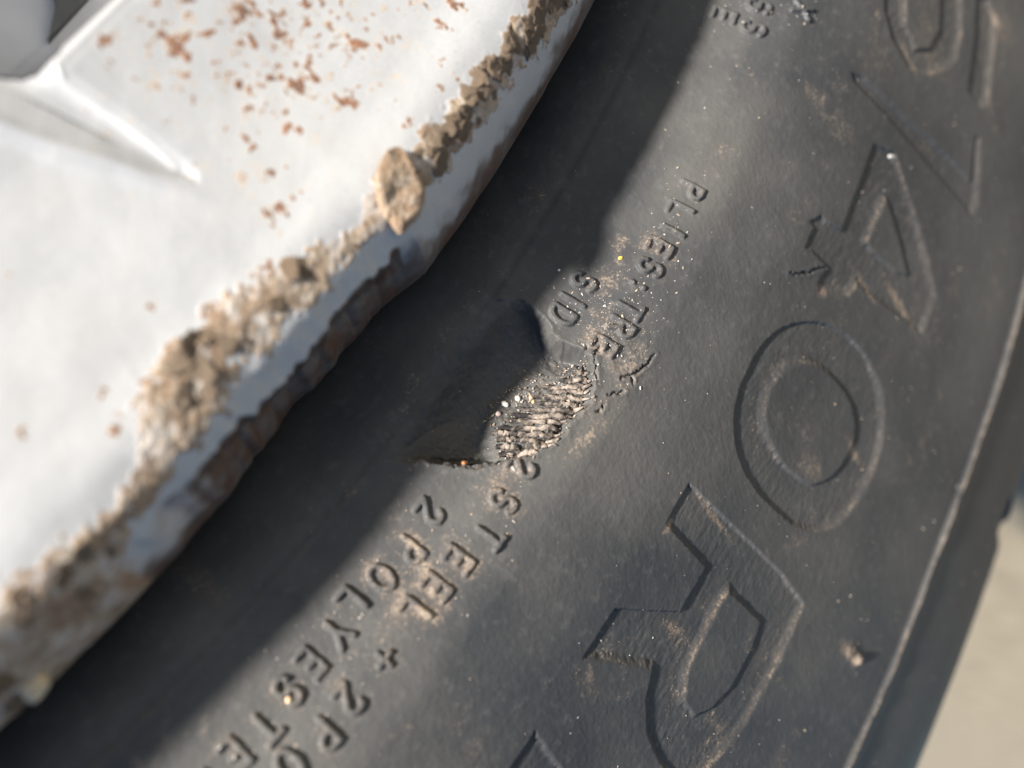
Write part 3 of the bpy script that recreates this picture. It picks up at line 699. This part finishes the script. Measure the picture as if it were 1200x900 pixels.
# ------------------------------------------------------------------ wheel rim
RM = [(120, -3), (176, 1.6), (186, 2.6), (194, 4.0), (198.5, 5.0), (200.3, 5.1), (202, 4.5), (203.6, 3.5), (205.2, 2.0), (206.4, .3), (207, -1.5)]
LIFT = 1.5                                      # the lip stands proud of the tyre
RM = [(a, b + LIFT) for a, b in RM]
rim_w = pchip(RM)
DENT = [(-7.3, 0), (-6.5, .6), (-5.6, 1.0), (-4.3, .9), (-3.2, 1.15), (-2.1, 1.05), (-1.1, .75), (0, .4), (1.2, .12), (2.2, 0)]
dent_f = pchip(DENT)
def build_rim():
    root = thing('wheel_rim', 'white painted wheel rim with a corroded, rusty and bent edge', 'wheel rim')
    phd = np.concatenate([np.arange(-24, -17.5, .08), np.arange(-17.5, 6, .04), np.arange(6, 12.01, .1)])
    r = np.concatenate([np.arange(150, 172, .5), np.arange(172, 195, .16), np.arange(195, 206, .11)])
    # outer end follows the profile by arc length round the lip
    tail = [(206, .95), (206.4, .3), (206.7, -.4), (206.9, -1.0), (207, -1.6), (206.95, -2.3), (206.7, -3.0), (206.2, -3.7), (205.3, -4.4), (204, -5), (202, -5.6), (199, -6.4)]
    tail = [(a, b + LIFT) for a, b in tail]
    u = np.concatenate([r, 206 + np.arange(1, len(tail))*.5])
    base_r = np.concatenate([r, [t[0] for t in tail[1:]]]); base_w = np.concatenate([rim_w(r), [t[1] for t in tail[1:]]])
    dr = np.gradient(base_r); dwv = np.gradient(base_w); q = np.hypot(dr, dwv)
    n_r, n_w = -dwv/q, dr/q
    PHD, U = np.meshgrid(phd, u); PH = np.radians(PHD)
    BR = np.repeat(base_r[:, None], len(phd), 1); BW = np.repeat(base_w[:, None], len(phd), 1)
    X = BR*np.sin(PH); Y = BR*np.cos(PH); A = PH*200
    H = (fbm(A*.15, U*.15, 201, 3)-.5)*.25 + (fbm(A*.9, U*.9, 203, 2)-.5)*.02
    crust = np.zeros(X.shape); rust = np.zeros(X.shape); edge = np.zeros(X.shape)
    # window edge and pocket
    hole = [xy(p) for p in HOLE_EDGE] + [xy((-1.5, 165)), xy((-1.5, 120)), xy((-40, 120)), xy((-40, 176.4)), xy((-14, 176.4))]
    dh = sd_poly(X, Y, hole)
    H -= .2*(1-ss(0, 1.6, dh))**2
    dp, _ = sd_line(X, Y, [xy(p) for p in POCKET_LINE])
    H += .10*np.exp(-(dp/.22)**2)
    # valley beside the spoke, tapering to its tip
    dv, tv = sd_line(X, Y, [xy(p) for p in VALLEY])
    wid = 2.7*(1-tv)**.75 + .3
    va, vb, vr = xy(VALLEY[0]), xy(VALLEY[-1]), xy((-6, 182))
    cross = lambda x_, y_: (vb[0]-va[0])*(y_-va[1]) - (vb[1]-va[1])*(x_-va[0])
    v = dv*np.where(cross(X, Y)*np.sign(cross(*vr)) > 0, 1, -1)
    ramp = np.clip((v + 1.2*wid)/(1.7*wid), 0, 1)
    H -= (.2 + 1.05*wid/3)*(ramp**1.3)*(1-ss(-.1*wid, .75*wid+1.0, v))
    # spoke panel, a step lower than the rim face; the step dies out towards the rim
    rl = [xy(p) for p in RIDGE_LINE]
    rl = [xy((-1.2, 150)), xy((-2.2, 165))] + rl
    dl, tl = sd_line(X, Y, rl)
    below = sd_poly(X, Y, rl + [xy((-4.9, 193)), xy((12, 196)), xy((12, 150))])
    H -= .55*ss(.5, -.9, below)*(1-ss(180, 191.5, BR))*(1-ss(2, 9, PHD))*ss(152, 170, BR)
    H += .26*np.exp(-(dl/.75)**2)*(1-ss(184, 191.5, BR))
    # rust specks
    wx = X + (fbm(A*2.2, U*2.2, 261, 3)-.5)*1.1; wy = Y + (fbm(A*2.2, U*2.2, 263, 3)-.5)*1.1
    for p, rr, s in RUST_SPOTS:
        cx, cy = xy((p, rr))
        a = rng.normal(.75, .5); ca, sa = math.cos(a), math.sin(a); ar = rng.uniform(.4, .9)
        jx, jy = wx-cx, wy-cy
        dd = np.hypot((jx*ca+jy*sa)/ar, (-jx*sa+jy*ca)*ar)/(s*1.0)
        rust = np.maximum(rust, np.exp(-dd**2)*.95)
    zone = np.exp(-((PHD+9)/4.2)**2 - ((BR-187)/8)**2)
    rust = np.maximum(rust, zone*.75*ss(.58, .8, fbm(A*1.1, U*1.1, 211, 3)))
    z2 = np.exp(-((PHD+9.5)/3.6)**2 - ((BR-187)/7)**2)
    rust = np.maximum(rust, z2*.8*ss(.66, .8, fbm(A*3.2, U*3.2, 217, 2)))
    # corrosion band
    db, tb = sd_line(X, Y, [xy(b[:2]) for b in BAND])
    hw = np.interp(tb, np.linspace(0, 1, len(BAND)), [b[2] for b in BAND]) if False else None
    cum = np.concatenate([[0], np.cumsum([math.dist(xy(BAND[i][:2]), xy(BAND[i+1][:2])) for i in range(len(BAND)-1)])]); cum /= cum[-1]
    hw = np.interp(tb, cum, [b[2] for b in BAND])
    band = 1 - ss(.55, 1.15, db/hw + (fbm(A*.7, U*.7, 221, 4)-.5)*1.3 + (fbm(A*2.4, U*2.4, 227, 3)-.5)*1.0)
    crust = band
    lump = fbm(A*.8, U*.8, 223, 3)
    H += band*((.03 + .24*np.abs(lump-.5)*1.4 + .05*(fbm(A*3, U*3, 225, 3)-.5)))
    # dirty lip; the dent's underside is also coloured dark for its shade
    wear = fbm(A*.35, U*.5, 231, 4)
    edge = ss(203.2, 206.8, U + (wear-.5)*3.2)*.95
    D = dent_f(PHD)*(1 + (fbm(A*.55, A*0, 241, 3)-.5)*.7)
    edge = np.maximum(edge, 1.6*ss(.2, .7, D)*ss(202.3, 203.1, U + (fbm(A*.55, A*0, 271, 4)-.5)*1.8))
    low = ss(.2, 3.0, PHD)
    crust = np.maximum(crust, low*ss(200.5, 202.0, U + (wear-.5)*2)*.75)
    # the bent stretch
    H += (fbm(A*.5, U*.5, 251, 3)-.5)*(.15+.3*np.clip(D, 0, 1))*ss(199, 203, U)
    BR2 = BR - .5*D*ss(202.6, 206.5, U); jag = U + (fbm(A*.55, A*0, 271, 4)-.5)*1.8; BW2 = BW - 3.4*D*ss(202.5, 204.0, jag) - .5*D*ss(196, 202, U)
    fade = ss(-24, -23, PHD)*(1-ss(11, 12, PHD))*ss(150, 152, U)*(1-ss(208, 210, U)*.7)
    H *= fade
    rr_ = BR2*fade + BR*(1-fade) + H*n_r[:, None]; ww = BW2*fade + BW*(1-fade) + H*n_w[:, None]
    P3 = np.stack([rr_*np.sin(PH), rr_*np.cos(PH), ww], -1)*1e-3
    N = grid_normals(P3)
    if N[100, :, 2].mean() < 0: N = -N
    keep = (dh[:-1, :-1] > 0)
    lab = np.zeros((len(u)-1, len(phd)-1), int)
    at = {'rust': rust, 'crust': crust, 'edge': edge}
    split_grid(P3, N, lab, {0: 'rim_face'}, {0: M_paint}, root, at, keep)
    zero = lambda s: {'rust': np.zeros(s), 'crust': np.zeros(s), 'edge': np.zeros(s)}
    # wall of the window behind its edge
    hp = np.array([xy(p) for p in HOLE_EDGE])
    def fw(p):
        rr = math.hypot(*p); return float(rim_w(rr)) - 1.0
    hp2 = np.concatenate([[xy((-24, 176.4))], [xy((-16, 176.4))], hp, [xy((-2.0, 168))], [xy((-1.6, 150))]])
    depth = np.array([0, .8, 3, 8, 14, 20.])
    inn = np.array([0, .15, .4, .5, .4, .2])
    V = np.array([[(p[0]*(1-(i_)*.003), p[1]*(1-(i_)*.003), fw(p)-d_) for p in hp2] for d_, i_ in zip(depth, inn)])*1e-3
    Nn = grid_normals(V)
    split_grid(V, Nn, np.zeros((len(depth)-1, len(hp2)-1), int), {0: 'window_wall'}, {0: M_paint}, root, zero(V.shape[:2]))
    # rest of the face ring and the lip, coarse
    ph2 = np.arange(12, 336.01, 1.0); r2 = np.concatenate([np.arange(60, 200, 2.0), base_r[base_r > 199]]); i0 = (base_r > 199)
    w2 = np.concatenate([pchip([(60, -10), (120, -1.5), (150, .6), (176, 3.1), (186, 4.1), (194, 5.5), (200, 6.6)])(np.arange(60, 200, 2.0)), base_w[i0]])
    Aa, Bb = np.meshgrid(np.radians(ph2), r2); Ww = np.repeat(w2[:, None], len(ph2), 1)
    P2 = np.stack([Bb*np.sin(Aa), Bb*np.cos(Aa), Ww], -1)*1e-3
    N2 = grid_normals(P2)
    if N2[10, :, 2].mean() < 0: N2 = -N2
    deg = np.degrees(Aa)[:-1, :-1]; q = (deg + 40.5) % 72
    kp = ~((Bb[:-1, :-1] < 176) & (Bb[:-1, :-1] > 95) & (q < 36))
    split_grid(P2, N2, np.zeros(kp.shape, int), {0: 'rim_face'}, {0: M_paint}, root, zero(Aa.shape), kp)
    # inside the patch's angles, below r = 150: spoke and hub
    ph2 = np.arange(-24, 12.01, 1.0); r2 = np.arange(60, 150.1, 2.0)
    Aa, Bb = np.meshgrid(np.radians(ph2), r2); Ww = pchip([(60, -10), (120, -1.5), (150, .6)])(Bb)
    P2 = np.stack([Bb*np.sin(Aa), Bb*np.cos(Aa), Ww], -1)*1e-3
    N2 = grid_normals(P2); N2 = -N2 if N2[5, :, 2].mean() < 0 else N2
    kp = ~((Bb[:-1, :-1] > 95) & (np.degrees(Aa)[:-1, :-1] < -4.5))
    split_grid(P2, N2, np.zeros(kp.shape, int), {0: 'spoke'}, {0: M_paint}, root, zero(Aa.shape), kp)
    # barrel and hub cap
    fr = np.radians(np.arange(0, 360.01, 3)); pr = np.array([(178.5, -5), (178, -20), (176, -60), (180, -120), (190, -175), (206, -182)], float)
    Aa = fr[None, :]*np.ones((len(pr), 1)); Bb = pr[:, :1]*np.ones((1, len(fr)))
    P2 = np.stack([Bb*np.sin(Aa), Bb*np.cos(Aa), pr[:, 1:]*np.ones((1, len(fr)))], -1)*1e-3
    split_grid(P2, grid_normals(P2), np.zeros((len(pr)-1, len(fr)-1), int), {0: 'barrel'}, {0: M_paint}, root, zero(Aa.shape))
    pr = np.array([(1, -4), (50, -5), (60, -12), (62, -40)], float)
    Aa = fr[None, :]*np.ones((len(pr), 1)); Bb = pr[:, :1]*np.ones((1, len(fr)))
    P2 = np.stack([Bb*np.sin(Aa), Bb*np.cos(Aa), pr[:, 1:]*np.ones((1, len(fr)))], -1)*1e-3
    split_grid(P2, grid_normals(P2), np.zeros((len(pr)-1, len(fr)-1), int), {0: 'hub_cap'}, {0: M_paint}, root, zero(Aa.shape))
    return root, P3, N, PHD, U, band, BR, H
RIM, RP, RN, RPH, RU, RBAND, RBR, RH = build_rim()
def on_rim(phi, r):
    j = int(np.argmin(np.abs(RPH[0] - phi))); i = int(np.argmin(np.abs(RU[:, 0] - r)))
    return RP[i, j].astype(float), RN[i, j].astype(float)

# flakes of blistered coating along the corroded edge
def flake_mesh(name, outline, thick, seed, rings=3):
    g = np.random.default_rng(seed)
    P = np.array(outline); n = len(P); c = P.mean(0)
    V = []; F = []; sc_ = np.ptp(P[:, 0])
    levels = [(1.0, -.9), (1.03, .15), (.98, .6), (.8, .95), (.55, 1.0), (.28, 1.0)][:rings+3]
    for k, z in levels:
        for i in range(n):
            p = c + (P[i]-c)*k*(1+.07*(g.random()-.5)*(k < 1))
            V.append((p[0], p[1], thick*(z + (.35*(g.random()-.5) if k > .97 else 0) + 1.1*(fbm(np.array([p[0]/sc_*5+seed]), np.array([p[1]/sc_*5]), seed, 2)[0]-.5)*(z > .3))))
    m = len(levels)
    V.append((c[0], c[1], thick*(1.0 + 1.1*(fbm(np.array([c[0]/sc_*5+seed]), np.array([c[1]/sc_*5]), seed, 2)[0]-.5))))
    for l_ in range(m-1):
        for i in range(n):
            j = (i+1) % n; a = l_*n
            F.append((a+i, a+j, a+n+j)); F.append((a+i, a+n+j, a+n+i))
    for i in range(n): F.append(((m-1)*n+i, (m-1)*n+(i+1) % n, m*n))
    return np.array(V), np.array(F)
def build_flakes():
    protos = []
    for s in range(14):
        n = 15; a = np.linspace(0, 2*math.pi, n, endpoint=False) + rng.uniform(-.13, .13, n)
        rad = 1 + .5*(rng.random(n)-.5)
        o = [(rad[i]*math.cos(a[i])*1.0, rad[i]*math.sin(a[i])*.66) for i in range(n)]
        V, F = flake_mesh('corrosion_flake', o, .13, s)
        protos.append((V, F))
    meshes = []
    for V, F in protos:
        o = mesh_obj('corrosion_flake', V, F, M_crust, RIM, None, None, False)
        [setattr(f_, 'use_smooth', g_ % 3 > 0) for g_, f_ in enumerate(o.data.polygons)]; meshes.append(o)
    pool = list(meshes); used = 0
    cen = [xy(b[:2]) for b in BAND]
    cum = np.concatenate([[0], np.cumsum([math.dist(cen[i], cen[i+1]) for i in range(len(cen)-1)])])
    t = cum[0] + 1.0; items = []
    while t < cum[-1]:
        h = float(np.interp(t, cum, [b[2] for b in BAND]))
        per = max(1, int(round(h*1.1)))
        for _ in range(per):
            ph = np.interp(t + rng.uniform(-.4, .4), cum, [b[0] for b in BAND]); rr = np.interp(t, cum, [b[1] for b in BAND])
            rr += rng.uniform(-.75, .62)*h; ph += rng.uniform(-.12, .12)
            if t/cum[-1] > .36 and rng.random() < .84: continue
            items.append((ph, rr, rng.uniform(.35, 1.1)*min(1.2, .55+h*.28)))
        t += .62
    # direction that runs up the picture, in the wheel plane
    for ph, rr, size in items:
        if -8.7 < ph < -6.6 and 197 < rr < 203: continue
        if ph < -18 or ph > 7 or rr > 206: continue
        p, n = on_rim(ph, rr)
        if used < len(pool): o = pool[used]
        else:
            o = pool[int(rng.integers(len(pool)))].copy(); COL.objects.link(o); o.parent = RIM
        used += 1
        n = Vector(n) + Vector(rng.normal(0, .10, 3)); n.normalize()
        tdir = Vector((.70, .71, 0)) if rng.random() < .65 else Vector(rng.normal(0, 1, 3))
        x = (tdir - n*tdir.dot(n)).normalized(); y = n.cross(x)
        rot = Matrix((x, y, n)).transposed() @ Matrix.Rotation(rng.normal(0, .5), 3, 'Z')
        s = size*.001
        o.matrix_local = Matrix.Translation(Vector(p) + n*s*.02) @ (rot @ Matrix.Diagonal((s, s, s*rng.uniform(.45, .9)*(1 if ph < -6.7 else .6)))).to_4x4()
    # the one large leaf shaped flake
    P = np.array([xy(p) for p in BIG_FLAKE]); c = P.mean(0)
    pc, n = on_rim(-7.65, 199.9)
    n = Vector((n[0]*.5, n[1]*.5, 1)).normalized()
    V, F = flake_mesh('corrosion_flake', smooth_poly((P-c)*1e-3, 2), .0004, 77, 3)
    q = np.array(Vector((0, 0, 1)).rotation_difference(n).to_matrix())
    V = (q @ V.T).T + pc + np.array(n)*.0003
    o = mesh_obj('corrosion_flake', V, F, M_crust, RIM, None, None, False)
    o['label'] = 'large leaf shaped flake of peeling tan coating'
    p, n = on_rim(4.3, 205.6)
    V, F = flake_mesh('corrosion_flake', [(.9, 0), (.5, .5), (-.2, .6), (-.8, .3), (-.9, -.2), (-.3, -.55), (.5, -.4)], .5, 5)
    V = V*.0010
    V = (np.array(Vector(n).to_track_quat('Z', 'Y').to_matrix()) @ V.T).T + p + n*.0004
    o = mesh_obj('corrosion_flake', V, F, plain('cream_flake', (.62, .52, .38), .8), RIM, None, None, True)
    o['label'] = 'pale cream flake at the lower left edge'
build_flakes()

# ------------------------------------------------------------------ brake parts seen through the wheel's window
def build_brake():
    root = thing('brake_drum', 'blurred light grey brake drum behind the opening of the white rim', 'brake drum')
    def lathe(name, pr, mat, a0=0, a1=360, step=4):
        fr = np.radians(np.arange(a0, a1+.01, step)); pr = np.array(pr, float)
        Aa = fr[None, :]*np.ones((len(pr), 1)); Bb = pr[:, :1]*np.ones((1, len(fr)))
        P2 = np.stack([Bb*np.sin(Aa), Bb*np.cos(Aa), pr[:, 1:]*np.ones((1, len(fr)))], -1)*1e-3
        return split_grid(P2, grid_normals(P2), np.zeros((len(pr)-1, len(fr)-1), int), {0: name}, {0: mat}, root, {})
    lathe('drum_face', [(60, -9), (173, -9), (175, -11), (175, -40)], M_disc)
    def plate(name, poly, z0, z1, mat):
        P = np.array(poly); n = len(P)
        V = [(x, y, z1) for x, y in P] + [(x, y, z0) for x, y in P]
        import bmesh
        bm = bmesh.new(); vs = [bm.verts.new(Vector(v)*1e-3) for v in V]
        bm.faces.new(vs[:n]); bm.faces.new(vs[n:][::-1])
        for i in range(n): bm.faces.new((vs[i], vs[n+i], vs[n+(i+1) % n], vs[(i+1) % n]))
        bmesh.ops.recalc_face_normals(bm, faces=bm.faces)
        me = bpy.data.meshes.new(name); bm.to_mesh(me); bm.free(); me.materials.append(mat)
        o = bpy.data.objects.new(name, me); COL.objects.link(o); o.parent = root
    plate('clip', [(-24.6, 163.0), (-23.6, 163.4), (-22.6, 168.6), (-25.4, 170.0), (-25.0, 171.2), (-19.0, 172.2), (-21.3, 170.6), (-23.0, 168.3)], -9.5, -8.0, M_dark)  # raised dark plate standing in for a shaded gap in the drum
build_brake()
